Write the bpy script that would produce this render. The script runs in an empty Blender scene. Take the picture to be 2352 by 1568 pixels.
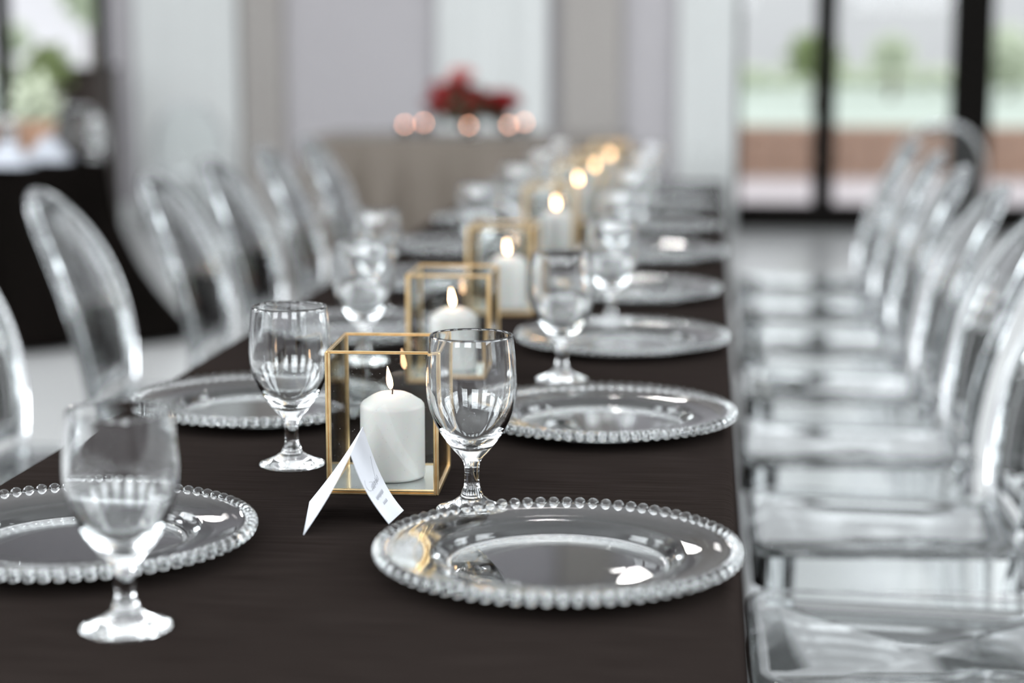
import bpy, math, random
from mathutils import Vector, Matrix
random.seed(7)
C = bpy.context.scene.collection
SC = bpy.context.scene
PI = math.pi

# ------------------------------------------------------------------ camera
FPX, CX, CY = 4245.0, 1176.0, 784.0          # focal length in pixels of a 2352x1568 frame
VPX, HY = 1650.0, 105.0                      # vanishing point of the table, horizon row
PITCH = math.atan((CY - HY) / FPX)
PSI = math.atan((VPX - CX) * math.cos(PITCH) / FPX)
CAMZ = 1.212
TZ = 0.75                                    # table top
fw = Vector((-math.sin(PSI) * math.cos(PITCH), math.cos(PSI) * math.cos(PITCH), -math.sin(PITCH)))
rt = Vector((math.cos(PSI), math.sin(PSI), 0))
up = rt.cross(fw)
cam_pos = Vector((0, 0, CAMZ))
cd = bpy.data.cameras.new('camera')
cam = bpy.data.objects.new('camera', cd)
C.objects.link(cam)
cd.sensor_width = 36.0
cd.lens = FPX / 2352 * 36.0
cd.clip_start = 0.05
cd.clip_end = 300
m = Matrix((rt, up, -fw)).transposed().to_4x4()
m.translation = cam_pos
cam.matrix_world = m
cd.dof.use_dof = True
cd.dof.focus_distance = 1.90
cd.dof.aperture_fstop = 2.2
SC.camera = cam

# ------------------------------------------------------------------ world and light
world = bpy.data.worlds.new('world')
SC.world = world
world.use_nodes = True
bg = world.node_tree.nodes['Background']
bg.inputs[0].default_value = (0.93, 0.96, 1.0, 1)
bg.inputs[1].default_value = 2.0
SC.view_settings.view_transform = 'Standard'
SC.view_settings.look = 'None'
SC.view_settings.gamma = 1
SC.view_settings.use_curve_mapping = False
SC.view_settings.exposure = 0.0
cy = SC.cycles
cy.max_bounces = 32
cy.transmission_bounces = 32
cy.glossy_bounces = 12
cy.diffuse_bounces = 4
cy.transparent_max_bounces = 64
cy.caustics_refractive = False
cy.caustics_reflective = False
cy.blur_glossy = 0.5
cy.sample_clamp_indirect = 25.0
cy.use_denoising = True
WIN_POWER = 41.0                            # daylight per square metre of window


def area_light(name, loc, direction, sx, sy, power, col):
    ld = bpy.data.lights.new(name, 'AREA')
    ld.shape = 'RECTANGLE'
    ld.size, ld.size_y = sx, sy
    ld.energy = power
    ld.color = col
    o = bpy.data.objects.new(name, ld)
    C.objects.link(o)
    o.location = loc
    o.rotation_euler = Vector(direction).to_track_quat('-Z', 'Z').to_euler()
    return o


# ------------------------------------------------------------------ helpers
def ray(px, py):
    return fw * FPX + rt * (px - CX) - up * (py - CY)


def at(px, py, z):
    """the point of the horizontal plane at height z that the photo shows at this pixel"""
    d = ray(px, py)
    return cam_pos + d * ((z - CAMZ) / d.z)


def at_depth(px, py, D):
    d = ray(px, py)
    return cam_pos + d * (D / FPX)


def plane_x(px, D):
    """world x, y of an image column at horizontal distance D along the view"""
    p = at_depth(px, HY, D)
    return p.x, p.y


class MB:
    def __init__(s):
        s.v, s.f, s.sm = [], [], []

    def add(s, vs, fs, smooth=False):
        n = len(s.v)
        s.v += [tuple(v) for v in vs]
        s.f += [tuple(i + n for i in f) for f in fs]
        s.sm += [smooth] * len(fs)
        return s

    def box(s, x0, x1, y0, y1, z0, z1, b=0.0):
        if b <= 0:
            vs = [(x, y, z) for z in (z0, z1) for y in (y0, y1) for x in (x0, x1)]
            return s.add(vs, [(0, 2, 3, 1), (4, 5, 7, 6), (0, 1, 5, 4), (2, 6, 7, 3), (0, 4, 6, 2), (1, 3, 7, 5)])
        ring = lambda z, i: [(x0 + b + i, y0 + i, z), (x1 - b - i, y0 + i, z), (x1 - i, y0 + b + i, z), (x1 - i, y1 - b - i, z),
                             (x1 - b - i, y1 - i, z), (x0 + b + i, y1 - i, z), (x0 + i, y1 - b - i, z), (x0 + i, y0 + b + i, z)]
        return s.loft([ring(z0, b * .7), ring(z0 + b, 0), ring(z1 - b, 0), ring(z1, b * .7)])

    def loft(s, rings, caps=True, closed=True, smooth=False):
        n = len(rings[0])
        vs = [p for r in rings for p in r]
        fs = []
        for k in range(len(rings) - 1):
            for i in range(n if closed else n - 1):
                j = (i + 1) % n
                fs.append((k * n + i, k * n + j, (k + 1) * n + j, (k + 1) * n + i))
        if caps:
            fs.append(tuple(range(n))[::-1])
            fs.append(tuple((len(rings) - 1) * n + i for i in range(n)))
        return s.add(vs, fs, smooth)

    def lathe(s, prof, seg=48, c=(0, 0, 0), smooth=True):
        """profile (r, z) from the start to the end; r 0 closes with a fan"""
        vs, idx = [], []
        for r, z in prof:
            if r < 1e-6:
                idx.append([len(vs)] * seg)
                vs.append((c[0], c[1], c[2] + z))
            else:
                idx.append(list(range(len(vs), len(vs) + seg)))
                vs += [(c[0] + r * math.cos(2 * PI * i / seg), c[1] + r * math.sin(2 * PI * i / seg), c[2] + z) for i in range(seg)]
        fs = []
        for a, b in zip(idx, idx[1:]):
            for i in range(seg):
                j = (i + 1) % seg
                q = []
                for t in (a[i], a[j], b[j], b[i]):
                    if t not in q:
                        q.append(t)
                if len(q) > 2:
                    fs.append(tuple(q))
        return s.add(vs, fs, smooth)

    def tube(s, pts, rad, seg=8, smooth=True, flat=1.0, closed=False, upv=None):
        """rad a number or one per point; flat squashes the section along the second axis"""
        pts = [Vector(p) for p in pts]
        n = len(pts)
        rings = []
        prev = None
        for i, p in enumerate(pts):
            if closed:
                t = (pts[(i + 1) % n] - pts[i - 1]).normalized()
            else:
                t = (pts[min(i + 1, n - 1)] - pts[max(i - 1, 0)]).normalized()
            if upv is not None:
                a = Vector(upv)
            else:
                a = prev if prev is not None else (Vector((0, 0, 1)) if abs(t.z) < .9 else Vector((1, 0, 0)))
            a = (a - t * a.dot(t)).normalized()
            prev = a
            b = t.cross(a)
            r = rad[i] if isinstance(rad, (list, tuple)) else rad
            rings.append([p + a * (r * math.cos(2 * PI * k / seg)) + b * (r * flat * math.sin(2 * PI * k / seg)) for k in range(seg)])
        if closed:
            rings.append(rings[0])
        return s.loft(rings, caps=not closed, smooth=smooth)

    def sphere(s, c, r, seg=10, rings=6, sz=1.0):
        prof = [(r * math.sin(PI * k / rings), -r * sz * math.cos(PI * k / rings)) for k in range(rings + 1)]
        return s.lathe(prof, seg, c)

    def build(s, name, mat, parent=None, loc=None):
        me = bpy.data.meshes.new(name)
        me.from_pydata(s.v, [], s.f)
        me.polygons.foreach_set('use_smooth', s.sm)
        me.update()
        o = bpy.data.objects.new(name, me)
        C.objects.link(o)
        if mat is not None:
            me.materials.append(mat)
        if parent is not None:
            o.parent = parent
        if loc is not None:
            o.location = loc
        return o


def fix_normals(o):
    import bmesh
    bm = bmesh.new()
    bm.from_mesh(o.data)
    bmesh.ops.remove_doubles(bm, verts=bm.verts, dist=1e-6)
    bmesh.ops.recalc_face_normals(bm, faces=bm.faces)
    bm.to_mesh(o.data)
    bm.free()
    return o


def tag(o, label=None, cat=None, group=None, kind=None):
    if label: o['label'] = label
    if cat: o['category'] = cat
    if group: o['group'] = group
    if kind: o['kind'] = kind
    return o


def empty(name, loc=(0, 0, 0), rz=0):
    o = bpy.data.objects.new(name, None)
    C.objects.link(o)
    o.location = loc
    o.rotation_euler = (0, 0, rz)
    o.empty_display_size = .05
    return o


def children(o):
    return [c for c in KIDS.get(o.name, [])]


KIDS = {}


def index_kids():
    KIDS.clear()
    for o in C.objects:
        if o.parent is not None:
            KIDS.setdefault(o.parent.name, []).append(o)


def copy_tree(o, parent=None):
    c = o.copy()
    C.objects.link(c)
    c.parent = parent
    for k in KIDS.get(o.name, []):
        copy_tree(k, c)
    return c


# ------------------------------------------------------------------ materials
def nodes(name):
    m = bpy.data.materials.new(name)
    m.use_nodes = True
    nt = m.node_tree
    nt.nodes.clear()
    out = nt.nodes.new('ShaderNodeOutputMaterial')
    return m, nt, out


def principled(name, col, rough=.5, metal=0, noise=None, bump=None, **kw):
    m, nt, out = nodes(name)
    p = nt.nodes.new('ShaderNodeBsdfPrincipled')
    nt.links.new(p.outputs[0], out.inputs[0])
    p.inputs['Base Color'].default_value = (*col, 1)
    p.inputs['Roughness'].default_value = rough
    p.inputs['Metallic'].default_value = metal
    for k, v in kw.items():
        p.inputs[k.replace('_', ' ')].default_value = v
    tc = nt.nodes.new('ShaderNodeTexCoord')
    if noise:                                    # (scale xyz, second colour)
        mp = nt.nodes.new('ShaderNodeMapping'); mp.inputs['Scale'].default_value = noise[0]
        nz = nt.nodes.new('ShaderNodeTexNoise'); nz.inputs['Scale'].default_value = 1; nz.inputs['Detail'].default_value = 4
        mx = nt.nodes.new('ShaderNodeMix'); mx.data_type = 'RGBA'
        nt.links.new(tc.outputs['Object'], mp.inputs[0]); nt.links.new(mp.outputs[0], nz.inputs[0])
        nt.links.new(nz.outputs[0], mx.inputs[0])
        mx.inputs[6].default_value = (*col, 1); mx.inputs[7].default_value = (*noise[1], 1)
        nt.links.new(mx.outputs[2], p.inputs['Base Color'])
    if bump:                                     # (scale xyz, strength, distance)
        mp = nt.nodes.new('ShaderNodeMapping'); mp.inputs['Scale'].default_value = bump[0]
        nz = nt.nodes.new('ShaderNodeTexNoise'); nz.inputs['Scale'].default_value = 1; nz.inputs['Detail'].default_value = 5
        b = nt.nodes.new('ShaderNodeBump'); b.inputs['Strength'].default_value = bump[1]; b.inputs['Distance'].default_value = bump[2]
        nt.links.new(tc.outputs['Object'], mp.inputs[0]); nt.links.new(mp.outputs[0], nz.inputs[0])
        nt.links.new(nz.outputs[0], b.inputs['Height']); nt.links.new(b.outputs[0], p.inputs['Normal'])
    return m


def fabric(name, c1, c2, nscale, bscale, bstr, bdist):
    m, nt, out = nodes(name)
    d = nt.nodes.new('ShaderNodeBsdfDiffuse')
    tc = nt.nodes.new('ShaderNodeTexCoord')
    mp = nt.nodes.new('ShaderNodeMapping'); mp.inputs['Scale'].default_value = nscale
    nz = nt.nodes.new('ShaderNodeTexNoise'); nz.inputs['Scale'].default_value = 1; nz.inputs['Detail'].default_value = 5
    cr = nt.nodes.new('ShaderNodeValToRGB')
    cr.color_ramp.elements[0].position = .35; cr.color_ramp.elements[0].color = (*c1, 1)
    cr.color_ramp.elements[1].position = .75; cr.color_ramp.elements[1].color = (*c2, 1)
    mb = nt.nodes.new('ShaderNodeMapping'); mb.inputs['Scale'].default_value = bscale
    nb = nt.nodes.new('ShaderNodeTexNoise'); nb.inputs['Scale'].default_value = 1; nb.inputs['Detail'].default_value = 4
    b = nt.nodes.new('ShaderNodeBump'); b.inputs['Strength'].default_value = bstr; b.inputs['Distance'].default_value = bdist
    L = nt.links.new
    L(tc.outputs['Object'], mp.inputs[0]); L(mp.outputs[0], nz.inputs[0]); L(nz.outputs[0], cr.inputs[0]); L(cr.outputs[0], d.inputs[0])
    L(tc.outputs['Object'], mb.inputs[0]); L(mb.outputs[0], nb.inputs[0]); L(nb.outputs[0], b.inputs['Height']); L(b.outputs[0], d.inputs['Normal'])
    L(d.outputs[0], out.inputs[0])
    return m


def glass(name, col=(1, 1, 1), ior=1.5, rough=0.0):
    m, nt, out = nodes(name)
    g = nt.nodes.new('ShaderNodeBsdfGlass')
    g.inputs['Color'].default_value = (*col, 1)
    g.inputs['Roughness'].default_value = rough
    g.inputs['IOR'].default_value = ior
    nt.links.new(g.outputs[0], out.inputs[0])
    return m


def clear_sheet(name, col, ior=1.5, dust=0.0, rough=0.0, haze=0.0):
    """thin clear sheet: what is not mirrored at its surface passes straight through"""
    m, nt, out = nodes(name)
    fr = nt.nodes.new('ShaderNodeFresnel'); fr.inputs['IOR'].default_value = ior
    tr = nt.nodes.new('ShaderNodeBsdfTransparent'); tr.inputs[0].default_value = (*col, 1)
    gl = nt.nodes.new('ShaderNodeBsdfGlossy'); gl.inputs['Roughness'].default_value = rough
    mx = nt.nodes.new('ShaderNodeMixShader')
    nt.links.new(fr.outputs[0], mx.inputs[0]); nt.links.new(tr.outputs[0], mx.inputs[1]); nt.links.new(gl.outputs[0], mx.inputs[2])
    last = mx
    if dust:
        tc = nt.nodes.new('ShaderNodeTexCoord')
        vo = nt.nodes.new('ShaderNodeTexVoronoi'); vo.inputs['Scale'].default_value = 170
        cr = nt.nodes.new('ShaderNodeValToRGB')
        cr.color_ramp.elements[0].position = 0.02; cr.color_ramp.elements[0].color = (1, 1, 1, 1)
        cr.color_ramp.elements[1].position = 0.075; cr.color_ramp.elements[1].color = (0, 0, 0, 1)
        df = nt.nodes.new('ShaderNodeBsdfDiffuse'); df.inputs[0].default_value = (.9, .9, .88, 1)
        ml = nt.nodes.new('ShaderNodeMath'); ml.operation = 'MULTIPLY'; ml.inputs[1].default_value = dust
        m2 = nt.nodes.new('ShaderNodeMixShader')
        nt.links.new(tc.outputs['Object'], vo.inputs[0]); nt.links.new(vo.outputs['Distance'], cr.inputs[0])
        nt.links.new(cr.outputs[0], ml.inputs[0]); nt.links.new(ml.outputs[0], m2.inputs[0])
        nt.links.new(mx.outputs[0], m2.inputs[1]); nt.links.new(df.outputs[0], m2.inputs[2])
        last = m2
    if haze:
        df = nt.nodes.new('ShaderNodeBsdfDiffuse'); df.inputs[0].default_value = (.86, .90, .90, 1)
        m2 = nt.nodes.new('ShaderNodeMixShader'); m2.inputs[0].default_value = haze
        nt.links.new(last.outputs[0], m2.inputs[1]); nt.links.new(df.outputs[0], m2.inputs[2])
        last = m2
    nt.links.new(last.outputs[0], out.inputs[0])
    return m


def emission(name, col, s):
    m, nt, out = nodes(name)
    e = nt.nodes.new('ShaderNodeEmission')
    e.inputs[0].default_value = (*col, 1)
    e.inputs[1].default_value = s
    nt.links.new(e.outputs[0], out.inputs[0])
    return m


M = dict(
    wall=principled('wall_paint', (.45, .435, .45), .7, noise=((1.5, 1.5, 1.5), (.42, .405, .42))),
    taupe_wall=principled('taupe_wall_paint', (.36, .34, .32), .7, noise=((1.5, 1.5, 1.5), (.33, .31, .29))),
    ceiling=principled('ceiling_paint', (.8, .8, .8), .8, noise=((2, 2, 2), (.76, .76, .76))),
    floor=principled('polished_floor', (.64, .645, .64), .2, noise=((1.2, 1.2, 1.2), (.55, .555, .55)), bump=((3, 3, 3), .05, .01)),
    black=principled('black_metal', (.003, .0025, .002), .8, noise=((30, 30, 30), (.006, .005, .004)), Specular_IOR_Level=.1),
    cloth=fabric('dark_brown_cloth', (.0125, .0096, .0085), (.0245, .0195, .0175), (9, 330, 60), (14, 700, 700), .5, .0012),
    black_cloth=fabric('black_cloth', (.004, .0035, .003), (.007, .0055, .005), (4, 4, 4), (60, 60, 60), .2, .001),
    taupe_cloth=principled('taupe_cloth', (.125, .103, .082), .6, noise=((4, 4, 4), (.095, .076, .058)), Sheen_Weight=.1),
    drape=principled('white_drape', (.71, .73, .72), .8, noise=((6, 6, 1), (.66, .68, .67))),
    glass=glass('clear_glass', (.985, .99, .99), 1.5),
    acrylic=glass('clear_acrylic', (.97, .98, .985), 1.47),
    acrylic_sheet=clear_sheet('clear_acrylic_sheet', (.965, .98, .98), 1.42, rough=.02),
    seat_sheet=clear_sheet('hazed_acrylic_seat', (.97, .985, .985), 1.5, rough=.02, haze=.045),  # white haze mixed in to brighten the seats
    pane=clear_sheet('thin_glass_pane', (.97, .98, .975), 1.5, dust=.55),
    window_glass=clear_sheet('window_glass', (.97, .98, .98), 1.2),
    base_glass=principled('silvered_glass', (.62, .66, .64), .12, .55, noise=((60, 60, 60), (.48, .51, .50))),
    brass=principled('antique_brass', (.90, .70, .41), .30, 1.0, noise=((90, 90, 90), (.52, .35, .15))),
    wax=principled('white_wax', (.66, .65, .63), .45, noise=((30, 30, 30), (.63, .62, .60)), Subsurface_Weight=.35, Subsurface_Scale=.012),
    wick=principled('burnt_wick', (.02, .015, .012), .9, noise=((300, 300, 300), (.06, .04, .03))),
    votive_flame=emission('votive_flame', (1.0, .45, .27), 22.0),
    flame=emission('candle_flame', (1.0, .58, .31), 34.0),
    paper=principled('white_card', (.55, .57, .61), .75, noise=((200, 200, 200), (.53, .55, .59))),
    ink=principled('grey_ink', (.22, .23, .26), .6, noise=((400, 400, 400), (.35, .36, .38))),
    rose=principled('red_petal', (.34, .010, .014), .6, noise=((25, 25, 25), (.20, .005, .008))),
    rose_highlight=principled('pink_highlight_petal', (.62, .24, .22), .55, noise=((25, 25, 25), (.5, .15, .14))),  # pink put into the petals as the bouquet's highlight
    leaf=principled('dark_leaf', (.03, .045, .02), .6, noise=((25, 25, 25), (.02, .03, .012))),
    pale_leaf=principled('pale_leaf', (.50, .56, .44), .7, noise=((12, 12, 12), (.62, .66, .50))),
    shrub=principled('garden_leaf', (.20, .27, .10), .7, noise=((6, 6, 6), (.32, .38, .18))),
    paving=principled('garden_paving', (.50, .44, .45), .8, noise=((2, 2, 2), (.44, .39, .39))),
    terracotta=principled('terracotta_brick', (.42, .27, .195), .8, noise=((5, 5, 5), (.36, .23, .165))),
    mortar=principled('mortar', (.38, .28, .22), .9, noise=((20, 20, 20), (.33, .24, .19))),
    lawn=principled('lawn', (.40, .47, .40), .9, noise=((.8, .8, .8), (.48, .52, .46))),
    far_wall=principled('pale_render', (.52, .50, .515), .9, noise=((.4, .4, .4), (.58, .56, .57))),
    bark=principled('bark', (.20, .16, .12), .9, noise=((10, 10, 10), (.12, .09, .07))),
    dark_wood=principled('dark_wood', (.022, .015, .011), .5, noise=((2, 2, 20), (.035, .022, .016))),
    pot=principled('peach_pot', (.50, .30, .20), .6, noise=((10, 10, 10), (.44, .26, .17))),
    napkin=principled('grey_white_linen', (.40, .42, .46), .8, noise=((20, 20, 20), (.36, .38, .42))),
    lamp_glow=emission('lamp_glow', (1, .96, .93), 140.0),
)

# ------------------------------------------------------------------ room shell
XL, XR, YF, YB, ZC = -6.2, 5.4, -4.5, 12.45, 4.8


def struct(o):
    o['kind'] = 'structure'
    return o


struct(MB().box(XL - .3, XR + .3, YF - .3, YB + .3, -.12, 0).build('floor', M['floor']))
struct(MB().box(XL - .3, XR + .3, YF - .3, YB + .3, ZC, ZC + .15).build('ceiling', M['ceiling']))


def bx_px(px):                                   # world x on the back wall seen at an image column
    D0 = YB
    d = ray(px, HY)
    return d.x / d.y * D0


WX = {k: bx_px(k) for k in (0, 14, 214, 250, 1692, 1714, 1875, 1923, 2192, 2284)}
BW = {'door_l': -5.25, 'door_r': WX[250], 'win_l': WX[1692], 'win_r': 5.0, 'top': 2.9, 'wtop': 4.4}
wb = MB()
wb.box(XL, BW['door_l'], YB, YB + .25, 0, ZC)
wb.box(BW['door_l'], BW['door_r'], YB, YB + .25, BW['top'], ZC)
wb.box(BW['door_r'], BW['win_l'], YB, YB + .25, 0, ZC)
wb.box(BW['win_l'], BW['win_r'], YB, YB + .25, BW['wtop'], ZC)
wb.box(BW['win_r'], XR, YB, YB + .25, 0, ZC)
struct(wb.build('wall_back', M['wall']))
# pilasters on the back wall
for k, (a, b) in enumerate(((560, 655), (1290, 1430))):
    x0, x1 = bx_px(a), bx_px(b)
    struct(MB().box(x0, x1, YB - .10, YB, 0, ZC, .012).build('trim_%d' % (k + 1), M['taupe_wall']))
struct(MB().box(BW['door_r'] + .01, BW['win_l'] - .01, YB - .02, YB, 0, .14, .006).build('baseboard_back', M['drape']))


def frame_bar(x0, x1, z0, z1, parent, name='glazing_bar', y0=None, y1=None):
    y0 = YB + .02 if y0 is None else y0
    y1 = YB + .12 if y1 is None else y1
    return MB().box(x0, x1, y0, y1, z0, z1, .004).build(name, M['black'], parent)


# big window on the right of the back wall
w1 = struct(empty('window_1', ((BW['win_l'] + BW['win_r']) / 2, YB, 0)))
off = -w1.location.x


def wbar(x0, x1, z0, z1, name, par, ox, oy=-YB):
    o = frame_bar(x0 + ox, x1 + ox, z0, z1, par, name, .02, .13)
    return o


zs = 1.212 - 1.0
railtop = CAMZ - (460 - HY) * 12.5 / FPX
wbar(BW['win_l'], BW['win_l'] + .035, 0, BW['wtop'], 'window_jamb', w1, off)
wbar(BW['win_r'] - .06, BW['win_r'], 0, BW['wtop'], 'window_jamb', w1, off)
wbar(BW['win_l'] + .035, BW['win_r'] - .06, 0, railtop, 'bottom_rail', w1, off)
wbar(BW['win_l'] + .035, BW['win_r'] - .06, BW['wtop'] - .1, BW['wtop'], 'top_rail', w1, off)
xs = [(WX[1875], WX[1923]), (WX[2192], WX[2284])]
stepx = xs[1][1] - xs[0][1]
xs += [(xs[1][1] + .87, xs[1][1] + .95), (xs[1][1] + 1.8, xs[1][1] + 1.98), (xs[1][1] + 2.7, xs[1][1] + 2.78)]
edges = [BW['win_l'] + .035]
for a, b in xs:
    if b < BW['win_r'] - .1:
        wbar(a, b, railtop, BW['wtop'] - .1, 'mullion', w1, off)
        edges += [a, b]
edges.append(BW['win_r'] - .06)
for i in range(0, len(edges) - 1, 2):
    MB().box(edges[i] + off, edges[i + 1] + off, .07, .078, railtop, BW['wtop'] - .1).build('window_pane', M['window_glass'], w1)

# glazed door on the left of the back wall
d1 = struct(empty('door_1', ((BW['door_l'] + BW['door_r']) / 2, YB, 0)))
off = -d1.location.x
wbar(WX[214], BW['door_r'], 0, BW['top'], 'door_jamb', d1, off)
wbar(BW['door_l'], BW['door_l'] + .06, 0, BW['top'], 'door_jamb', d1, off)
wbar(WX[0] - .06, WX[14] - .005, .22, BW['top'] - .08, 'door_stile', d1, off)
wbar(BW['door_l'] + .06, WX[214], 0, .22, 'bottom_rail', d1, off)
wbar(BW['door_l'] + .06, WX[214], BW['top'] - .08, BW['top'], 'top_rail', d1, off)
MB().box(WX[14] + off, WX[214] + off, .07, .078, .22, BW['top'] - .08).build('door_pane', M['window_glass'], d1)
MB().box(BW['door_l'] + .06 + off, WX[0] - .06 + off, .07, .078, .22, BW['top'] - .08).build('door_pane', M['window_glass'], d1)

# other walls with unseen gridded windows guessed to give the glassware daylight to mirror
WN = [1]


def side_wall(name, p0, axis, length, inward, spec, z0, z1, powk=1.0):
    """p0 start corner, axis 'x' or 'y', inward the unit normal into the room; spec list of (start, end)"""
    wallm = MB()
    T = .25

    def seg(a, b, za, zb, mb=wallm, t0=0.0, t1=-T, bev=0):
        if axis == 'x':
            ys = sorted((p0[1] + inward[1] * t0, p0[1] + inward[1] * t1))
            mb.box(p0[0] + a, p0[0] + b, ys[0], ys[1], za, zb, bev)
        else:
            xs_ = sorted((p0[0] + inward[0] * t0, p0[0] + inward[0] * t1))
            mb.box(xs_[0], xs_[1], p0[1] + a, p0[1] + b, za, zb, bev)
    prev = 0
    for a, b in spec:
        seg(prev, a, 0, ZC)
        seg(a, b, 0, z0)
        seg(a, b, z1, ZC)
        prev = b
    seg(prev, length, 0, ZC)
    struct(wallm.build(name, M['wall']))
    for a, b in spec:
        WN[0] += 1
        w = struct(empty('window_%d' % WN[0], (0, 0, 0)))
        fr = MB()
        for s in ((a, a + .06, z0, z1), (b - .06, b, z0, z1), (a + .06, b - .06, z0, z0 + .06), (a + .06, b - .06, z1 - .06, z1)):
            seg(*s, mb=fr, t0=-.06, t1=-.14)
        fr.build('window_frame', M['black'], w)
        n = 3
        for k in range(1, n):
            u = a + (b - a) * k / n
            g = MB(); seg(u - .018, u + .018, z0 + .06, z1 - .06, mb=g, t0=-.08, t1=-.12)
            g.build('glazing_bar', M['black'], w)
        for k in range(1, 4):
            z = z0 + (z1 - z0) * k / 4
            g = MB(); seg(a + .06, b - .06, z - .018, z + .018, mb=g, t0=-.125, t1=-.15)
            g.build('glazing_bar', M['black'], w)
        mid = (a + b) / 2
        c = Vector((p0[0] + (mid if axis == 'x' else 0), p0[1] + (mid if axis == 'y' else 0), (z0 + z1) / 2)) - Vector((*inward, 0)) * .22
        area_light('daylight', c, (*inward, 0), b - a - .04, z1 - z0 - .04, WIN_POWER * powk * (b - a) * (z1 - z0), (.93, .97, 1.0))  # area lamp standing in for daylight at a guessed window


side_wall('wall_front', (XL, YF), 'x', XR - XL, (0, 1), [(1.0, 3.2), (4.6, 6.8), (8.2, 10.4)], 1.7, 4.3)
side_wall('wall_left', (XL, YF), 'y', YB - YF, (1, 0), [(1, 3.4), (4.6, 7.0), (8.2, 10.6)], 1.9, 4.3)
side_wall('wall_right', (XR, YF), 'y', YB - YF, (-1, 0), [(1, 3.4), (4.6, 7.0), (8.2, 10.6)], 1.9, 4.3)


# ------------------------------------------------------------------ drapes on the back wall
def drape(x0, x1, y, seed, label, folds=None):
    rnd = random.Random(seed)
    w = x1 - x0
    nf = folds or max(3, int(w / .13))
    n = nf * 8
    rings = []
    ph = [rnd.uniform(.7, 1.3) for _ in range(nf + 1)]
    for z in (0.02, .6, 1.4, 2.2, 3.0, 3.3):
        front, back = [], []
        for i in range(n + 1):
            u = i / n
            k = int(u * nf)
            a = .035 * ph[min(k, nf)] * (1 - .25 * z / 3.3)
            yy = y - .05 + a * math.sin(2 * PI * u * nf + .3 * math.sin(z * 1.3 + seed))
            front.append((x0 + w * u, yy - .002, z))
            back.append((x0 + w * u, yy + .002, z))
        rings.append(front + back[::-1])
    o = MB().loft(rings, smooth=True).build('white_drape', M['drape'])
    fix_normals(o)
    return tag(o, label, 'drape', 'white drapes on the back wall')


drape(bx_px(318), bx_px(556), YB - .05, 3, 'tall white pleated drape at the left end of the back wall')
drape(bx_px(1010), bx_px(1262), YB - .05, 9, 'tall white pleated drape behind the red roses')
drape(bx_px(1560), bx_px(1694), YB - .05, 5, 'tall white pleated drape beside the large black window')

# ------------------------------------------------------------------ outdoors
struct(MB().box(-14, 16, YB + .3, 18.1, -.25, -.05).build('garden_path', M['paving']))
rw = tag(empty('terrace_wall', (0, 18.1, -.05)), 'low terracotta brick terrace wall outside the large window', 'wall')
wt = CAMZ - (287 - HY) * 18.3 / FPX
MB().box(-13, 16, .03, .35, 0, wt + .05).build('wall_core', M['mortar'], rw)
brick = MB().box(-.29, .29, -.03, .04, 0, .118, .006).build('brick', M['terracotta'], rw)
bdat = brick.data
first = True
for row in range(4):
    for k in range(-1, 10):
        x = k * .6 + (row % 2) * .3
        o = brick if first else brick.copy()
        if not first:
            C.objects.link(o)
            o.parent = rw
        o.location = (x, random.uniform(-.004, .004), .004 + row * .126)
        first = False
for row in range(4):
    for k in range(4):
        o = brick.copy(); C.objects.link(o); o.parent = rw
        o.location = (-8.1 + k * .6 + (row % 2) * .3, random.uniform(-.004, .004), .004 + row * .126)
tag(MB().box(-14, 16, 18.45, 44, wt - .4, wt - .02).build('lawn', M['lawn']), 'pale green lawn above the terracotta terrace wall', 'lawn', kind='stuff')
# far pale building
fb = tag(empty('garden_building', (0, 44, wt - .02)), 'long pale rendered building beyond the lawn', 'building')
MB().box(-30, 30, 0, 6, 0, 6.5, .05).build('wall', M['far_wall'], fb)
MB().box(-30.4, 30.4, -.4, 6.4, 6.5, 7.0, .05).build('roof', M['taupe_wall'], fb)
for k in range(8):
    MB().box(-22 + k * 6, -20.2 + k * 6, -.06, .02, 3.1, 5.0, .02).build('window', M['dark_wood'], fb)


def foliage(name, c, rx, rz, n, mat, leaf=.06, seed=1):
    rnd = random.Random(seed)
    mb = MB()
    for _ in range(n):
        while True:
            p = Vector((rnd.uniform(-1, 1), rnd.uniform(-1, 1), rnd.uniform(-1, 1)))
            if p.length < 1: break
        p = Vector((p.x * rx, p.y * rx, p.z * rz)) + Vector(c)
        a = Vector((rnd.uniform(-1, 1), rnd.uniform(-1, 1), rnd.uniform(-.6, .8))).normalized() * leaf * rnd.uniform(.7, 1.3)
        b = a.orthogonal().normalized() * leaf * .35
        mb.add([p, p + a * .5 + b, p + a, p + a * .5 - b], [(0, 1, 2), (0, 2, 3)])
    return mb


def shrub(px, D, ytop, ybot, w, label, mat='shrub', seed=1, zb=None):
    x, y = plane_x(px, D)
    zt = CAMZ - (ytop - HY) * D / FPX
    zbot = CAMZ - (ybot - HY) * D / FPX
    ground = zb if zb is not None else wt + .03
    t = tag(empty('garden_shrub', (x, y, ground)), label, 'shrub', 'shrubs in the garden')
    foliage('crown', (0, 0, (zt + zbot) / 2 - ground), w / 2, (zt - zbot) / 2, 700, None, .13, seed).build('crown', M[mat], t)
    MB().tube([(0, 0, 0), (.02, 0, (zbot - ground) * .5), (0, 0, max(zbot - ground, .05) + (zt - zbot) * .4)], [.05, .04, .02], 7).build('stem', M['bark'], t)
    return t


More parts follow.
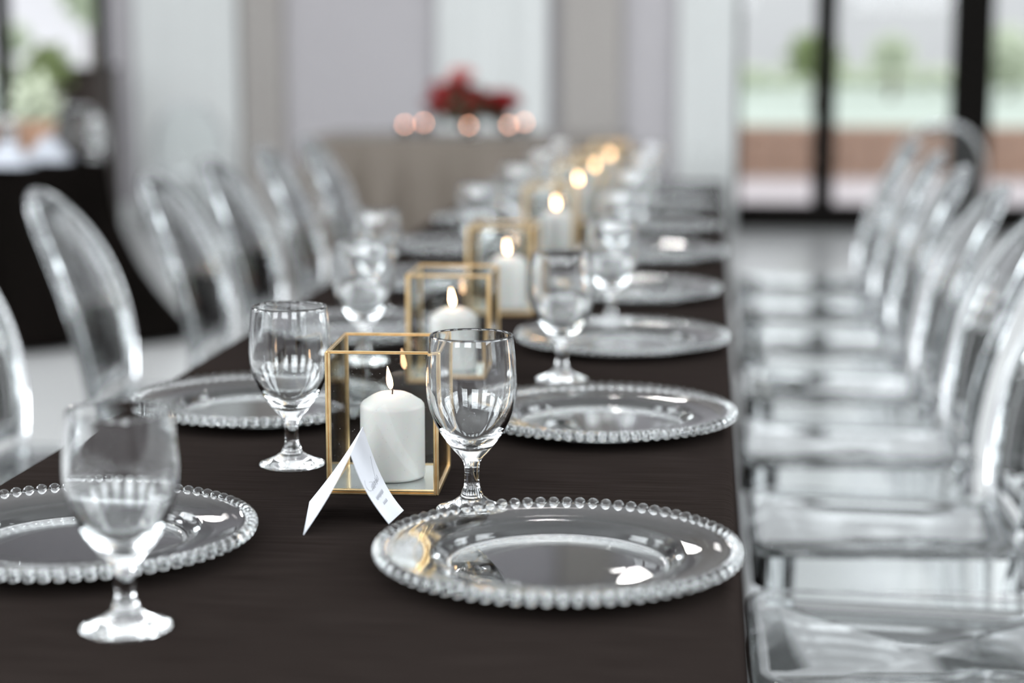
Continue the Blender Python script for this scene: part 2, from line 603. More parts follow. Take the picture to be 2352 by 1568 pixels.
shrub(1872, 22, 85, 180, .55, 'rounded green shrub outside behind the slim window mullion', 'shrub', 3)
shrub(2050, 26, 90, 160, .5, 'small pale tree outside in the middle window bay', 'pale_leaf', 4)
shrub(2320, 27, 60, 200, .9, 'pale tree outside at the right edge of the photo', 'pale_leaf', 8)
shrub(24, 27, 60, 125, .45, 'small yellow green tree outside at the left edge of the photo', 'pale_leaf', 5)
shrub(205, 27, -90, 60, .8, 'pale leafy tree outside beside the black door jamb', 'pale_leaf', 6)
# low hedge above the terrace wall
hedge = foliage('hedge', (1.5, 30, wt + .18), 1, 1, 0, None)
rnd = random.Random(11)
for _ in range(6000):
    p = Vector((rnd.uniform(-12, 12), 30 + rnd.uniform(-.4, .4), wt + rnd.uniform(.14, .42)))
    a = Vector((rnd.uniform(-1, 1), rnd.uniform(-1, 1), rnd.uniform(-.6, .8))).normalized() * .14
    b = a.orthogonal().normalized() * .06
    hedge.add([p, p + a * .5 + b, p + a, p + a * .5 - b], [(0, 1, 2), (0, 2, 3)])
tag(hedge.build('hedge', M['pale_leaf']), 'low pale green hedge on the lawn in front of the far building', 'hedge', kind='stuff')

# ------------------------------------------------------------------ the long banquet table
TX0, TX1, TY0, TY1 = -.758, .024, .55, 6.45
ct = tag(empty('banquet_table', ((TX0 + TX1) / 2, (TY0 + TY1) / 2, 0)), 'long wooden trestle table hidden under the dark brown cloth', 'table')
hx, hy = (TX1 - TX0) / 2, (TY1 - TY0) / 2
MB().box(-hx + .02, hx - .02, -hy + .02, hy - .02, TZ - .035, TZ - .006, .004).build('tabletop', M['dark_wood'], ct)
for sx in (-1, 1):
    for yy in (-hy + .25, -.1, .1, hy - .25):
        MB().box(sx * (hx - .1) - .02, sx * (hx - .1) + .02, yy - .02, yy + .02, 0, TZ - .035, .003).build('leg', M['black'], ct)


def table_cloth(x0, x1, y0, y1, ztop, zlow, amp, nfold, name, mat, label, cat='tablecloth', flare=.03, th=.003, corner=0.0, r=.012, seed=0, fpow=1.0):
    """a cloth draped over a rectangle: top, rounded edge and a folded skirt"""
    rnd = random.Random(seed)
    per = []
    step = .02 if (y1 - y0) < 3 else .03
    nx = max(2, int((x1 - x0) / step)); ny = max(2, int((y1 - y0) / step))
    for i in range(nx): per.append((x0 + (x1 - x0) * i / nx, y0, 0, -1))
    for i in range(ny): per.append((x1, y0 + (y1 - y0) * i / ny, 1, 0))
    for i in range(nx): per.append((x1 - (x1 - x0) * i / nx, y1, 0, 1))
    for i in range(ny): per.append((x0, y1 - (y1 - y0) * i / ny, -1, 0))
    L = 2 * ((x1 - x0) + (y1 - y0))
    n = len(per)
    phase = [rnd.uniform(-.8, .8) for _ in range(9)]
    rings = []
    cxm, cym = (x0 + x1) / 2, (y0 + y1) / 2

    def corn(x, y):
        dx = min(abs(x - x0), abs(x - x1)); dy = min(abs(y - y0), abs(y - y1))
        return math.exp(-((dx + dy) / .16) ** 2)
    levels = [(0, -.04), (0, -r), (-r * .3, -r * .35), (-r, 0)]
    rows = [(ztop, -.05, 0), (ztop, -r - .003, 0), (ztop, -r, 0), (ztop - r * .15, -r * .4, 0), (ztop - r * .5, -r * .1, 0), (ztop - r, 0, 0)]
    nd = 10
    for k in range(1, nd + 1):
        t = k / nd
        rows.append((ztop - r - (ztop - r - zlow) * t, flare * t ** fpow, t))
    for (z, o, t) in rows:
        ring = []
        for i, (x, y, ax, ay) in enumerate(per):
            s = i / n
            w = amp * (min(1, t * 2.2)) * (math.sin(2 * PI * nfold * s + phase[0]) * .6 + .4 * math.sin(2 * PI * nfold * 1.7 * s + phase[1]) + .3 * math.sin(2 * PI * nfold * .43 * s))
            cc = corn(x, y)
            dirx, diry = x - cxm, y - cym
            dl = math.hypot(dirx, diry) or 1
            e = o + w + (amp * .5 if t > 0 else 0) * min(1, t * 2)
            px_, py_ = x + ax * e, y + ay * e
            if o < 0 or cc > .02:
                px_ += (math.copysign(1, dirx) * (o + 0) * cc * (1 if ax == 0 else 0)); py_ += (math.copysign(1, diry) * o * cc * (1 if ay == 0 else 0))
            if corner:
                px_ += math.copysign(1, dirx) * corner * cc * t ** 1.6; py_ += math.copysign(1, diry) * corner * cc * t ** 1.6
            ring.append((px_, py_, z))
        rings.append(ring)
    mb = MB()
    mb.loft(rings, caps=False, smooth=True)
    # top sheet
    mb.add(rings[0], [tuple(range(n))], False)
    o = fix_normals(mb.build(name, M[mat]))
    sol = o.modifiers.new('thickness', 'SOLIDIFY'); sol.thickness = th; sol.offset = -1
    return tag(o, label, cat)


table_cloth(TX0, TX1, TY0, TY1, TZ, .015, .002, 26, 'dark_tablecloth', 'cloth',
            'dark brown slubbed cloth covering the long banquet table', flare=.059, r=.010, seed=4)


# ------------------------------------------------------------------ plates
R_BEAD, NB = .0062, 78
BEAD_RING = .1605


def make_plate(single_beads):
    t = empty('charger_plate')
    prof = [(0, .0046), (.060, .0046), (.0955, .0046), (.0962, .0046), (.0995, .0056), (.1025, .0085), (.1075, .0136), (.1115, .0152), (.116, .0153), (.130, .0166), (.146, .0186), (.1535, .0206),
            (.1570, .0206), (.1580, .0190), (.1570, .0174), (.1535, .0166), (.146, .0150), (.130, .0130), (.118, .0118), (.1135, .0105), (.1085, .0060), (.1065, .0010), (.1050, 0), (.1020, 0), (.1005, .0012), (.096, .0020), (.060, .0021), (0, .0023)]
    fix_normals(MB().lathe(prof, 96).build('plate_body', M['glass'], t))
    z = .0190
    if single_beads:
        proto = None
        for k in range(NB):
            a = 2 * PI * k / NB
            if proto is None:
                proto = MB().sphere((0, 0, 0), R_BEAD, 16, 11).build('bead', M['glass'], t)
                o = proto
            else:
                o = proto.copy(); C.objects.link(o)
            o.location = (BEAD_RING * math.cos(a), BEAD_RING * math.sin(a), z)
            o.rotation_euler = (0, 0, a)
    else:
        mb = MB()
        for k in range(NB):
            a = 2 * PI * k / NB
            mb.sphere((BEAD_RING * math.cos(a), BEAD_RING * math.sin(a), z), R_BEAD, 9, 6)
        tag(mb.build('bead_rim', M['glass'], t), kind='stuff')
    return t


near_plate = make_plate(True)
far_plate = make_plate(False)
ORD = ['nearest', 'second', 'third', 'fourth', 'fifth', 'sixth', 'seventh', 'eighth']
index_kids()
rz_ = TZ + .019
right_px = [(1281, 1256), (1382, 941), (1430, 767), (1452, 657), (1497, 573), (1505, 513), (1520, 466), (1535, 430)]
left_px = [(179, 1210), (605, 912), (822, 744), (965, 634), (1047, 557), (1140, 500), (1198, 455), (1245, 420)]
used = {0: False, 1: False}
PLATES = []
for side, pts in (('right', right_px), ('left', left_px)):
    for i, (px, py) in enumerate(pts):
        k = 0 if i < 2 else 1
        src = near_plate if k == 0 else far_plate
        if used[k]:
            o = copy_tree(src)
        else:
            o = src
            used[k] = True
        p = at(px, py, rz_)
        o.location = (p.x, p.y, TZ)
        o.rotation_euler = (0, 0, random.uniform(0, .08))
        what = {('right', 0): 'clear beaded glass charger nearest on the right, beside the place card and goblet',
                ('left', 0): 'clear beaded glass charger behind the nearest goblet, cut off by the left edge'}.get(
            (side, i), 'clear beaded glass charger, %s from the front on the %s side of the table' % (ORD[i], side))
        tag(o, what, 'plate', 'beaded glass chargers on the dark tablecloth')


# ------------------------------------------------------------------ goblets
def make_goblet():
    t = empty('water_goblet')
    S = 72
    foot = [(0, .0012), (.012, .0008), (.030, .0004), (.0350, 0), (.0366, .0009), (.0366, .0022), (.0340, .0036), (.026, .0062), (.0185, .0095), (.0125, .0140)]
    stem = [(.0125, .0140), (.0108, .0170), (.0102, .0195), (.0095, .0215), (.0080, .0245), (.0074, .0300), (.0072, .0360), (.0074, .0430), (.0080, .0480), (.0098, .0520)]
    outer = [(.0098, .0520), (.0128, .0560), (.0185, .0620), (.0245, .0695), (.0310, .0790), (.0372, .0905), (.0420, .1030), (.0446, .1150), (.0455, .1270), (.0453, .1400),
             (.0443, .1540), (.0428, .1670), (.0417, .1770), (.0413, .1786), (.0405, .1791), (.0397, .1786)]
    inner = [(.0400, .1765), (.0411, .1670), (.0426, .1540), (.0435, .1400), (.0436, .1270), (.0425, .1150), (.0396, .1035), (.0345, .0920), (.0275, .0815), (.0195, .0735),
             (.0110, .0690), (.0045, .0672), (0, .0668)]
    MB().lathe(foot, S).build('foot', M['glass'], t)
    MB().lathe(stem, S).build('stem', M['glass'], t)
    MB().lathe(outer + inner, S).build('bowl', M['glass'], t)
    return t


gob = make_goblet()
index_kids()
gob_px = [
    (290, 1441, 'large blurred empty goblet nearest the camera at the left front'),
    (671, 1066, 'empty stemmed goblet left of the brass lantern with the place card'),
    (1084, 1170, 'empty stemmed goblet in sharp focus right of the nearest brass lantern'),
    (1290, 872, 'empty goblet standing behind the second plate of the right side'),
    (836, 831, 'blurred goblet behind the one left of the nearest lantern'),
    (1403, 748, 'blurred goblet by the third plate of the right side'),
    (864, 716, 'blurred goblet far left of the second lantern, beyond the third left plate'),
    (1418, 642, 'blurred goblet beside the fourth plate of the right side'),
    (1099, 618, 'blurred goblet fifth from the front on the left side'),
    (1450, 566, 'blurred goblet beside the fifth plate of the right side'),
    (1190, 545, 'blurred goblet sixth from the front on the left side'),
    (1475, 509, 'blurred goblet beside the sixth plate of the right side'),
    (1243, 493, 'blurred goblet seventh from the front on the left side'),
    (1494, 465, 'blurred goblet seventh from the front on the right side'),
    (1284, 452, 'blurred goblet eighth from the front on the left side'),
]
for i, (px, py, lab) in enumerate(gob_px):
    o = gob if i == 0 else copy_tree(gob)
    p = at(px, py, TZ)
    o.location = (p.x, p.y, TZ)
    o.rotation_euler = (0, 0, random.uniform(0, 6))
    tag(o, lab, 'goblet', 'clear stemmed water goblets on the long table')


# ------------------------------------------------------------------ brass and glass lanterns
LW, LD, LH = .112, .122, .150


def ridged_bar(p0, p1, w, d, u, v):
    """brass came: a bar with a groove along two faces"""
    p0, p1, u, v = Vector(p0), Vector(p1), Vector(u).normalized(), Vector(v).normalized()
    sec = [(-.5, -.4), (-.4, -.5), (-.08, -.5), (0, -.34), (.08, -.5), (.4, -.5), (.5, -.4), (.5, -.08), (.34, 0), (.5, .08), (.5, .4), (.4, .5), (-.4, .5), (-.5, .4), (-.5, .08), (-.34, 0), (-.5, -.08)]
    rings = [[p + u * (a * w) + v * (b * d) for a, b in sec] for p in (p0, p1)]
    return MB().loft(rings)


def make_lantern():
    t = empty('glass_lantern')
    a, b, h, w = LW / 2, LD / 2, LH, .0054
    for sx in (-1, 1):
        for sy in (-1, 1):
            fix_normals(ridged_bar((sx * a, sy * b, .0015), (sx * a, sy * b, h), w, w, (1, 0, 0), (0, 1, 0)).build('corner_post', M['brass'], t))
    for z, nm, ww in ((h, 'top_rail', .0032), (.0030, 'bottom_rail', .0054)):
        for sy in (-1, 1):
            fix_normals(ridged_bar((-a, sy * b, z), (a, sy * b, z), ww, ww, (0, 0, 1), (0, 1, 0)).build(nm, M['brass'], t))
        for sx in (-1, 1):
            fix_normals(ridged_bar((sx * a, -b, z), (sx * a, b, z), ww, ww, (0, 0, 1), (1, 0, 0)).build(nm, M['brass'], t))
    e = .0025
    for sy in (-1, 1):
        MB().box(-a + e, a - e, sy * b - .0008, sy * b + .0008, .004, h - .001).build('glass_pane', M['pane'], t)
    for sx in (-1, 1):
        MB().box(sx * a - .0008, sx * a + .0008, -b + e, b - e, .004, h - .001).build('glass_pane', M['pane'], t)
    MB().box(-a + e, a - e, -b + e, b - e, .0030, .0050).build('base_plate', M['base_glass'], t)
    return t


def make_candle(h=.092, r=.0345):
    t = empty('pillar_candle')
    prof = [(0, 0), (r - .004, 0), (r - .001, .0012), (r, .004), (r, h - .016), (r - .0006, h - .0125), (r - .0030, h - .0095), (r * .62, h - .0030), (r * .46, h - .0006), (r * .36, h), (r * .24, h - .0012), (0, h - .0035)]
    MB().lathe(prof, 56).build('wax_body', M['wax'], t)
    MB().tube([(0, 0, h - .004), (.0004, 0, h + .002), (-.0012, 0, h + .0062)], [.0009, .0009, .0007], 8).build('wick', M['wick'], t)
    fl = MB()
    fprof = [(0, 0), (.0016, .001), (.0029, .004), (.0033, .0075), (.0029, .012), (.0018, .0175), (.0008, .0215), (0, .0245)]
    fl.lathe(fprof, 18, (-.001, 0, h + .0035))
    fl.v = [(x - (z - h) * .14 if z > h else x, y, z) for x, y, z in fl.v]
    fl.build('flame', M['flame'], t)
    return t


lan = make_lantern()
can = make_candle()
index_kids()
# depth along the view, image column, label parts
lan_px = [(897, 1.962, .045, 'nearest brass and glass lantern behind the white place card', 'white pillar candle burning in the nearest lantern behind the place card', 903),
          (1043, 2.59, .02, 'second brass and glass lantern, directly behind the nearest one', 'burning white pillar candle in the second lantern', 1043),
          (1158, 3.24, 0.0, 'third brass and glass lantern left of the second right goblet', 'burning white pillar candle in the third lantern', 1168),
          (1267, 4.15, .0, 'fourth brass and glass lantern in the blurred middle of the table', 'burning white pillar candle with a bright round glow in the fourth lantern', 1279),
          (1330, 4.90, 0, 'fifth brass and glass lantern far along the table', 'burning pillar candle in the fifth lantern from the front', 1330),
          (1368, 5.45, 0, 'sixth brass and glass lantern far along the table', 'burning pillar candle in the sixth lantern from the front', 1368),
          (1402, 6.0, 0, 'farthest brass and glass lantern at the table end', 'burning pillar candle in the farthest lantern at the table end', 1402)]
for i, (px, D, rz, l1, l2, pc) in enumerate(lan_px):
    py = HY + (CAMZ - TZ) * FPX / D
    p = at(px, py, TZ)
    o = lan if i == 0 else copy_tree(lan)
    o.location = (p.x, p.y, TZ)
    o.rotation_euler = (0, 0, rz)
    tag(o, l1, 'lantern', 'brass and glass candle lanterns down the table')
    p = at(pc, py, TZ)
    o = can if i == 0 else copy_tree(can)
    o.location = (p.x, p.y, TZ + .0052)
    o.rotation_euler = (0, 0, .0 if i == 0 else random.uniform(-1, 1))
    tag(o, l2, 'candle', 'white pillar candles inside the lanterns')

# ------------------------------------------------------------------ place card
pc = tag(empty('place_card', tuple(at(810, 1190, TZ + .0005))), 'folded white tent place card with grey handwriting before the nearest lantern', 'place card')
org = pc.location.copy()
RF, RB = at(805, 1043, .8215), at(833, 980, .8290)
LF, LBk = at(697, 1228, TZ + .0008), at(711, 1152, TZ + .006)
RFo, RBo = at(893, 1203, TZ + .0008), at(927, 1172, TZ + .0008)


def leaf_pt(F0, B0, F1, B1, u, v, bow, curl):
    """u along the ridge, v down the leaf"""
    a = F0.lerp(B0, u); b = F1.lerp(B1, u)
    p = a.lerp(b, v)
    n = (B0 - F0).cross(F1 - F0).normalized()
    p = p + n * (bow * math.sin(PI * v) + curl * (v ** 3) * u * (1 - v) * 4)
    return p


def leaf(F0, B0, F1, B1, bow, curl, name):
    nu, nv = 8, 16
    n = (B0 - F0).cross(F1 - F0).normalized() * .00025
    top = [[leaf_pt(F0, B0, F1, B1, i / nu, j / nv, bow, curl) - org for i in range(nu + 1)] for j in range(nv + 1)]
    rings = [[p + n for p in row] + [p - n for p in row[::-1]] for row in top]
    return fix_normals(MB().loft(rings, smooth=False).build(name, M['paper'], pc))


leaf(RF, RB, LF, LBk, -.002, 0, 'card_back')
front = leaf(RF, RB, RFo, RBo, .004, .004, 'card_front')
nrm = (RB - RF).cross(RFo - RF).normalized()


def on_front(u, v):
    return leaf_pt(RF, RB, RFo, RBo, u, v, .004, .004) + nrm * .0005 * (1 if nrm.dot(cam_pos - RF) > 0 else -1) - org


def stroke(pts, r):
    # Catmull-Rom through the pen points
    P = [pts[0]] + pts + [pts[-1]]
    out = []
    for i in range(1, len(P) - 2):
        for k in range(5):
            t = k / 5
            q = [0.5 * ((2 * P[i][c]) + (-P[i - 1][c] + P[i + 1][c]) * t + (2 * P[i - 1][c] - 5 * P[i][c] + 4 * P[i + 1][c] - P[i + 2][c]) * t * t + (-P[i - 1][c] + 3 * P[i][c] - 3 * P[i + 1][c] + P[i + 2][c]) * t ** 3) for c in (0, 1)]
            out.append(on_front(*q))
    out.append(on_front(*pts[-1]))
    return out


ink = MB()
rnd = random.Random(5)
# a looping cursive name running along the card, an illegible scrawl as in the photo
strokes = [[(.14, .40), (.07, .45), (.10, .52), (.22, .56), (.40, .55), (.42, .50), (.30, .47)],
           [(.86, .30), (.74, .42), (.66, .52), (.62, .58)]]
line = []
for k in range(26):
    t = k / 25
    line.append((.28 + .50 * t + .03 * math.sin(k * 2.4), .54 + .035 * math.cos(k * 2.4) + .01 * rnd.uniform(-1, 1)))
strokes.append(line)
for k in range(9):                                # second, smaller row of printed strokes
    u = .22 + k * .055
    strokes.append([(u, .70 + rnd.uniform(-.01, .01)), (u + .02, .655), (u + .035, .70)])
for k in range(4):
    u = .38 + k * .07
    strokes.append([(u, .80), (u + .025, .765), (u + .04, .80), (u + .02, .79)])
for s in strokes:
    ink.tube(stroke(s, 1), .00018, 5)
tag(ink.build('handwriting', M['ink'], pc), 'grey cursive handwriting')


# ------------------------------------------------------------------ clear ghost chairs
def make_chair():
    """faces -x, back at +x, origin on the floor under the seat centre"""
    t = empty('ghost_chair')
    SH = .465
    # seat outline (rounded trapezoid)
    def outline(s, n=9):
        pts = []
        hw_f, hw_b, hd, r = .205 * s, .180 * s, .215 * s, .05 * s
        for (cx_, cy_, a0) in ((-hd + r, -hw_f + r, PI), (hd - r, -hw_b + r, 1.5 * PI), (hd - r, hw_b - r, 0), (-hd + r, hw_f - r, .5 * PI)):
            for k in range(n):
                a = a0 + k / (n - 1) * PI / 2
                pts.append((cx_ + r * math.cos(a), cy_ + r * math.sin(a)))
        return pts
    o1 = outline(1)
    rings = []
    # top surface dished, then over the lip
    for s, z in ((.02, SH - .014), (.35, SH - .0125), (.6, SH - .009), (.8, SH - .0035), (.9, SH + .001), (.955, SH + .003), (.985, SH + .0015), (1.0, SH - .003), (1.0, SH - .012), (.97, SH - .014), (.8, SH - .0135), (.6, SH - .018), (.35, SH - .0205), (.02, SH - .022)):
        rings.append([(x * s, y * s, z) for x, y in o1])
    fix_normals(MB().loft(rings, smooth=True).build('seat', M['seat_sheet'], t))
    # apron
    rings = []
    for s, z in ((.975, SH - .014), (.985, SH - .065), (.955, SH - .065), (.945, SH - .014), (.975, SH - .014)):
        rings.append([(x * s, y * s, z) for x, y in o1])
    fix_normals(MB().loft(rings, caps=False, smooth=False).build('apron', M['acrylic_sheet'], t))
    # backrest
    def back_pt(v, yy, off=0):
        """v height 0..1 above seat"""
        z = SH + .442 * v
        x = .205 + .020 * v + .120 * v * v + off - .5 * (yy * yy)
        return (x, yy, z)

    def half(v):
        # half width of the balloon back
        if v < .45:
            return .145 + .043 * math.sin(v / .45 * PI / 2)
        q = (v - .45) / .55
        return .188 * math.sqrt(max(0, 1 - q ** 2.3))
    frame = [back_pt(-.02, -.150)] + [back_pt(v, -half(v)) for v in [k / 14 for k in range(14)]]
    frame += [back_pt(v, -half(v)) for v in (.95, .975, .992)] + [back_pt(1.0, 0)] + [back_pt(v, half(v)) for v in (.992, .975, .95)]
    frame += [back_pt(v, half(v)) for v in [k / 14 for k in range(13, -1, -1)]] + [back_pt(-.02, .150)]
    fix_normals(MB().tube(frame, .013, 10, flat=.75, upv=(1, 0, 0)).build('back_frame', M['acrylic'], t))
    rows = [.06 + .9 * k / 12 for k in range(13)]
    fr, bk = [], []
    rings = []
    for v in rows:
        h = half(v) - .004
        ys = [-h + 2 * h * i / 10 for i in range(11)]
        rings.append([back_pt(v, y, -.003) for y in ys] + [back_pt(v, y, .003) for y in ys[::-1]])
    fix_normals(MB().loft(rings, smooth=True).build('backrest', M['acrylic_sheet'], t))
    # legs
    for sy in (-1, 1):
        pts = [(-.168, sy * .178, SH - .012), (-.167, sy * .180, .33), (-.166, sy * .182, .15), (-.165, sy * .184, 0)]
        fix_normals(MB().tube(pts, [.021, .017, .014, .011], 8, smooth=False).build('leg', M['acrylic'], t))
        pts = [back_pt(-.02, sy * .152), (.180, sy * .155, .40), (.186, sy * .160, .25), (.205, sy * .166, .10), (.225, sy * .170, 0)]
        fix_normals(MB().tube(pts, [.018, .018, .015, .012, .010], 8, smooth=False).build('leg', M['acrylic'], t))
    return t


ch = make_chair()
index_kids()
chairs = []
for i, D in enumerate([2.31, 2.92, 3.52, 4.13, 4.74, 5.35, 5.95]):
    chairs.append((.268 + .002 * i + (.0, .006, .0, .006, 0, .006, 0)[i], D, 0 + random.uniform(-.01, .01),
                   'clear acrylic balloon back chair, %s from the front on the right of the table' % ORD[i], 'clear chairs along the right side of the long table'))
for i, D in enumerate([3.14, 3.78, 4.36, 4.92, 5.50, 6.10]):
    chairs.append((-1.025 - (.075, .055, 0, .01, 0, 0)[i], D, PI + (.0, .06, 0, -.03, .02, 0)[i],
                   'clear acrylic balloon back chair, %s from the front on the left of the table' % ORD[i], 'clear chairs along the left side of the long table'))
x, y = plane_x(2150, 7.7)
chairs.append((x, y, -PI / 2 + .0, 'clear acrylic chair with its arched back before the large window at the right', 'clear chairs away from the long table'))
x, y = plane_x(158, 9.3)
chairs.append((x, y - .25, PI / 2, 'clear acrylic chair behind the black draped table at the left', 'clear chairs away from the long table'))
x, y = plane_x(430, 9.6)
chairs.append((x, y, PI / 2 + .3, 'clear acrylic chair before the left white drape', 'clear chairs away from the long table'))
for i, (x, y, rz, lab, grp) in enumerate(chairs):
    o = ch if i == 0 else copy_tree(ch)
    o.location = (x, y, 0)
    o.rotation_euler = (0, 0, rz)
    tag(o, lab, 'chair', grp)

# ------------------------------------------------------------------ black draped table at the left
btx, bty, btr = -3.31, 7.50, .75
tb = tag(empty('side_table', (btx, bty, 0)), 'round side table hidden under the black cloth at the left', 'table')
MB().lathe([(0, TZ - .035), (btr - .03, TZ - .035), (btr - .02, TZ - .03), (btr - .02, TZ - .01), (btr - .03, TZ - .006), (0, TZ - .006)], 40).build('tabletop', M['dark_wood'], tb)
MB().lathe([(0, 0), (.28, 0), (.28, .03), (.05, .06), (.04, TZ - .035), (0, TZ - .035)], 24).build('pedestal', M['black'], tb)
nseg = 168
rings = [[(.02 * math.cos(2 * PI * i / nseg), .02 * math.sin(2 * PI * i / nseg), TZ) for i in range(nseg)]]
for k, (rr, z, t) in enumerate([(btr - .05, TZ, 0), (btr - .012, TZ, 0), (btr - .003, TZ - .004, 0), (btr, TZ - .012, 0)] + [(btr, TZ - .012 - (TZ - .026) * q / 12, q / 12) for q in range(1, 13)]):
    ring = []
    for i in range(nseg):
        th = 2 * PI * i / nseg
        c4 = sum(math.exp(-((((th - k4 * PI / 2 + .06 + PI) % (2 * PI)) - PI) / .30) ** 2) for k4 in range(4))
        r_ = rr + t * .05 + min(1, t * 2) * .022 * (math.sin(19 * th + 1) * .6 + .5 * math.sin(11 * th)) + .36 * t ** 2.2 * c4
        ring.append((r_ * math.cos(th), r_ * math.sin(th), z))
    rings.append(ring)
bc = MB().loft(rings, caps=False, smooth=True)
bc.add(rings[0], [tuple(range(nseg))])
bc = fix_normals(bc.build('black_tablecloth', M['black_cloth'], None, (btx, bty, 0)))
sm_ = bc.modifiers.new('thickness', 'SOLIDIFY'); sm_.thickness = .003; sm_.offset = -1
tag(bc, 'floor length black cloth with a flaring corner on the round side table at the left', 'tablecloth')
# things on it
fp = at_depth(84, 232, 7.75)
pl = tag(empty('flower_centerpiece', (fp.x, fp.y, TZ)), 'pale green leafy centrepiece in a peach pot on the black table', 'centrepiece')
MB().lathe([(0, 0), (.05, 0), (.06, .02), (.075, .13), (.08, .15), (.072, .15), (.065, .13), (0, .12)], 24).build('pot', M['pot'], pl)
foliage('f', (0, 0, .22), .09, .09, 150, None, .06, 21).build('foliage', M['pale_leaf'], pl)
for i, (px, lab) in enumerate(((20, 'folded pale napkin at the left edge of the black table'), (112, 'folded pale napkin before the leafy pot on the black table'))):
    p = at_depth(px, 350, (7.2, 7.5)[i])
    n = MB()
    n.loft([[(-.09, -.06, 0), (.09, -.06, 0), (.09, .06, 0), (-.09, .06, 0)], [(-.07, -.045, .03), (.07, -.045, .03), (.07, .045, .03), (-.07, .045, .03)], [(-.015, -.01, .10), (.015, -.01, .10), (.015, .01, .10), (-.015, .01, .10)]])
    tag(n.build('napkin', M['napkin'], None, (p.x, p.y, TZ)), lab, 'napkin', 'folded napkins on the black table')
for (px, lab) in ((20, 'goblet at the left edge of the black table'), (218, 'goblet near the right corner of the black table')):
    p = at_depth(px, 350, 7.6)
    o = copy_tree(gob); o.location = (p.x, p.y, TZ + .0005)
    tag(o, lab, 'goblet', 'goblets on the black table')

# dark podium and shrub pot by the glazed door
x, y = plane_x(192, 11.6)
zt = CAMZ - (152 - HY) * 11.6 / FPX
pod = tag(empty('podium', (x, y, 0)), 'dark wooden podium standing by the glazed door at the left', 'podium')
MB().box(-.16, .16, -.16, .16, 0, zt - .03, .004).build('body', M['dark_wood'], pod)
MB().box(-.175, .175, -.18, .18, zt - .03, zt, .006).build('top', M['dark_wood'], pod)
x, y = plane_x(108, 11.2)
pp = tag(empty('potted_plant', (x, y, 0)), 'green potted plant on a dark stand beside the podium', 'potted plant')
MB().lathe([(0, 0), (.12, 0), (.12, .03), (.025, .05), (.022, .75), (.10, .80), (.11, .96), (.095, .96), (.09, .90), (0, .90)], 24).build('stand', M['dark_wood'], pp)
foliage('f', (0, 0, 1.08), .12, .12, 260, None, .07, 31).build('foliage', M['shrub'], pp)

# ------------------------------------------------------------------ head table with roses
hxl, hyl = plane_x(684, 9.25)
hxr, _ = plane_x(1435, 9.25)
ht = tag(empty('head_table', ((hxl + hxr) / 2, hyl + .45, 0)), 'head table hidden under the taupe cloth at the back of the room', 'table')
hw = (hxr - hxl) / 2
MB().box(-hw + .02, hw - .02, -.43, .43, TZ - .035, TZ - .006, .004).build('tabletop', M['dark_wood'], ht)
for sx in (-1, 1):
    for sy in (-1, 1):
        MB().box(sx * (hw - .1) - .02, sx * (hw - .1) + .02, sy * .36 - .02, sy * .36 + .02, 0, TZ - .035, .003).build('leg', M['black'], ht)
table_cloth(hxl, hxr, hyl, hyl + .9, TZ, .012, .045, 27, 'taupe_tablecloth', 'taupe_cloth',
            'floor length taupe satin cloth in folds on the head table', flare=.04, seed=6, r=.02)

RX, RY = plane_x(1078, 9.6)
bq = tag(empty('rose_bouquet', (RX, RY, TZ + .001)), 'low bouquet of dark red roses on the taupe head table', 'bouquet')
MB().lathe([(0, 0), (.05, 0), (.055, .01), (.04, .04), (.05, .09), (.06, .12), (.054, .12), (.045, .09), (.034, .045), (0, .03)], 24).build('vase', M['glass'], bq)


def rose_mb(r):
    mb = MB()
    mb.sphere((0, 0, 0), r * .5, 8, 5)
    for ring, (n, rad, tilt, hgt) in enumerate(((3, .42, .25, .95), (5, .62, .55, .8), (6, .85, .95, .55))):
        for k in range(n):
            a = 2 * PI * (k + .5 * ring) / n
            c, s = math.cos(a), math.sin(a)
            w = r * .62
            rows = []
            for j, q in enumerate((0, .5, 1)):
                R = r * (rad * (.35 + .65 * q) + (.18 * q * q * tilt))
                z = r * (-.4 + (hgt + .2) * q * (1 - .25 * q * tilt))
                ww = w * (.5 + .6 * math.sin(PI * min(.75, q * .75 + .1)))
                rows.append([(R * c - u * ww * s - abs(u) * .12 * r * c, R * s + u * ww * c - abs(u) * .12 * r * s, z - abs(u) * .1 * r) for u in (-.5, 0, .5)])
            vs = rows[0] + rows[1] + rows[2]
            mb.add(vs, [(0, 1, 4, 3), (1, 2, 5, 4), (3, 4, 7, 6), (4, 5, 8, 7)], True)
    return mb


rm = {'rose': rose_mb(.048).build('rose', M['rose'], bq), 'rose_highlight': None}
rm['rose_highlight'] = tag(rose_mb(.052).build('rose', M['rose_highlight'], bq), 'rose in pink for the bouquet highlight')
rnd = random.Random(3)
k = 0
firstp = True
for i in range(46):
    a = rnd.uniform(0, 2 * PI); q = math.sqrt(rnd.random())
    x = .175 * q * math.cos(a) - .06; yv = .12 * q * math.sin(a); z = .285 - .15 * q * q + rnd.uniform(-.02, .02)
    if i % 4 == 0:
        x = .20 + rnd.uniform(-.05, .05); z = .19 + rnd.uniform(-.06, .03)
    key = 'rose_highlight' if i in (5, 17) else 'rose'
    if i in (5, 17):
        x, z, yv = -.06 + .05 * (i == 17), .31, -.06
    if i == 0 or i == 5:
        o = rm[key]
    else:
        o = rm[key].copy(); C.objects.link(o); o.parent = bq
    o.location = (x, yv, z)
    o.rotation_euler = (rnd.uniform(-.5, .5) + .6, rnd.uniform(-.5, .5), a)
lf = foliage('f', (-.04, 0, .15), .16, .08, 420, None, .06, 12)
l2 = foliage('f', (.15, 0, .13), .07, .07, 160, None, .05, 13)
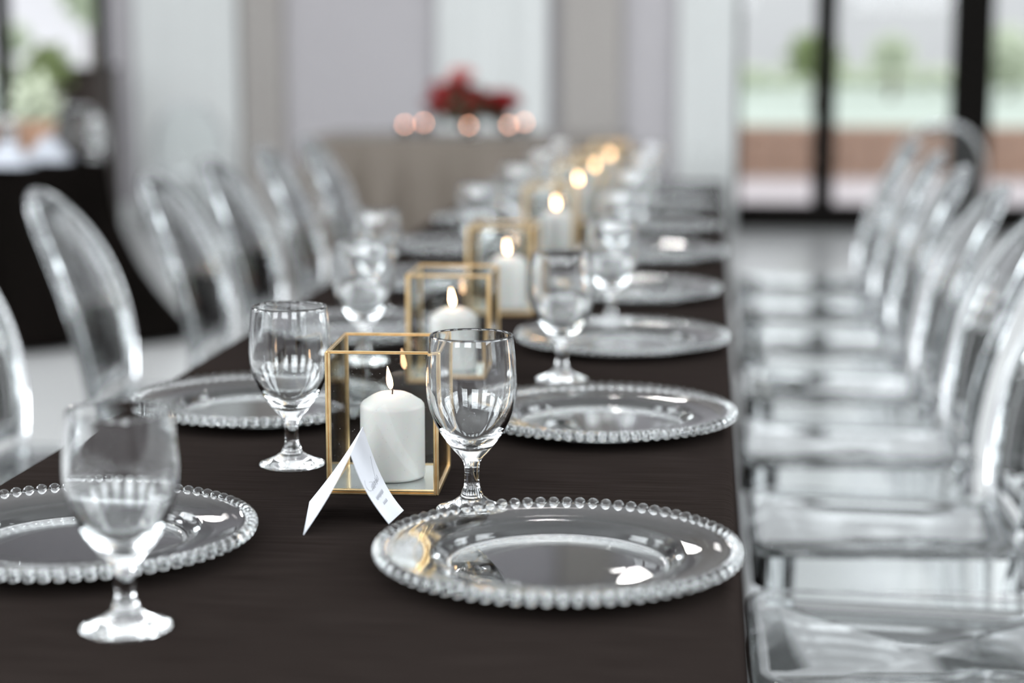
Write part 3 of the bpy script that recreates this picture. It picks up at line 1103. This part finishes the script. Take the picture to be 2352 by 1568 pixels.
lf.add(l2.v, l2.f)
tag(lf.build('leaves', M['leaf'], bq), kind='stuff')
for i, px in enumerate((928, 972, 1076, 1168, 1205)):
    D = (9.5, 9.7, 9.38, 9.45, 9.75)[i]
    x, y = plane_x(px, D)
    o = empty('votive_candle', (x, y, TZ))
    tag(o, ('leftmost votive on the head table', 'second votive from the left on the head table', 'votive directly before the rose vase on the head table',
            'votive right of the roses on the head table', 'rightmost votive on the head table')[i], 'candle', 'votive candles on the head table')
    MB().lathe([(0, 0), (.026, 0), (.032, .055), (.030, .055), (.024, .004), (0, .004)], 20).build('votive_glass', M['glass'], o)
    MB().lathe([(0, .005), (.022, .005), (.026, .035), (0, .035)], 16).build('wax', M['wax'], o)
    MB().lathe([(0, .036), (.006, .041), (.0075, .050), (.004, .064), (0, .073)], 10).build('flame', M['votive_flame'], o)

# unseen globe pendants, guessed so goblets and plates have lamps to mirror
P = at(1460, 1343, TZ + .006)
dv = (P - cam_pos); dv.z = -dv.z
GP = P + dv * ((9.0 - P.y) / dv.y)
sp = empty('guessed_globe_pendant')
MB().sphere((0, 0, 0), .048, 24, 14).build('globe', M['lamp_glow'], sp)
MB().lathe([(0, .040), (.035, .040), (.035, .10), (.012, .115), (0, .115)], 20).build('cap', M['black'], sp)
MB().tube([(0, 0, .11), (0, 0, ZC - GP.z - .01)], .005, 8).build('rod', M['black'], sp)
MB().lathe([(0, ZC - GP.z - .03), (.05, ZC - GP.z - .03), (.05, ZC - GP.z - .0005), (0, ZC - GP.z - .0005)], 20).build('ceiling_rose', M['black'], sp)
index_kids()
n = 0
for row, yy in enumerate((9.0, 4.6, -1.6)):
    for xx in (GP.x, GP.x - 2.6):
        o = sp if n == 0 else copy_tree(sp)
        o.location = (xx, yy, GP.z)
        tag(o, 'unseen white globe pendant lamp, guessed for its glints, %s on the %s' % (('over the head table end', 'over the middle of the room', 'behind the camera')[row], 'right' if xx == GP.x else 'left'), 'pendant lamp', 'guessed globe pendants under the ceiling')
        n += 1
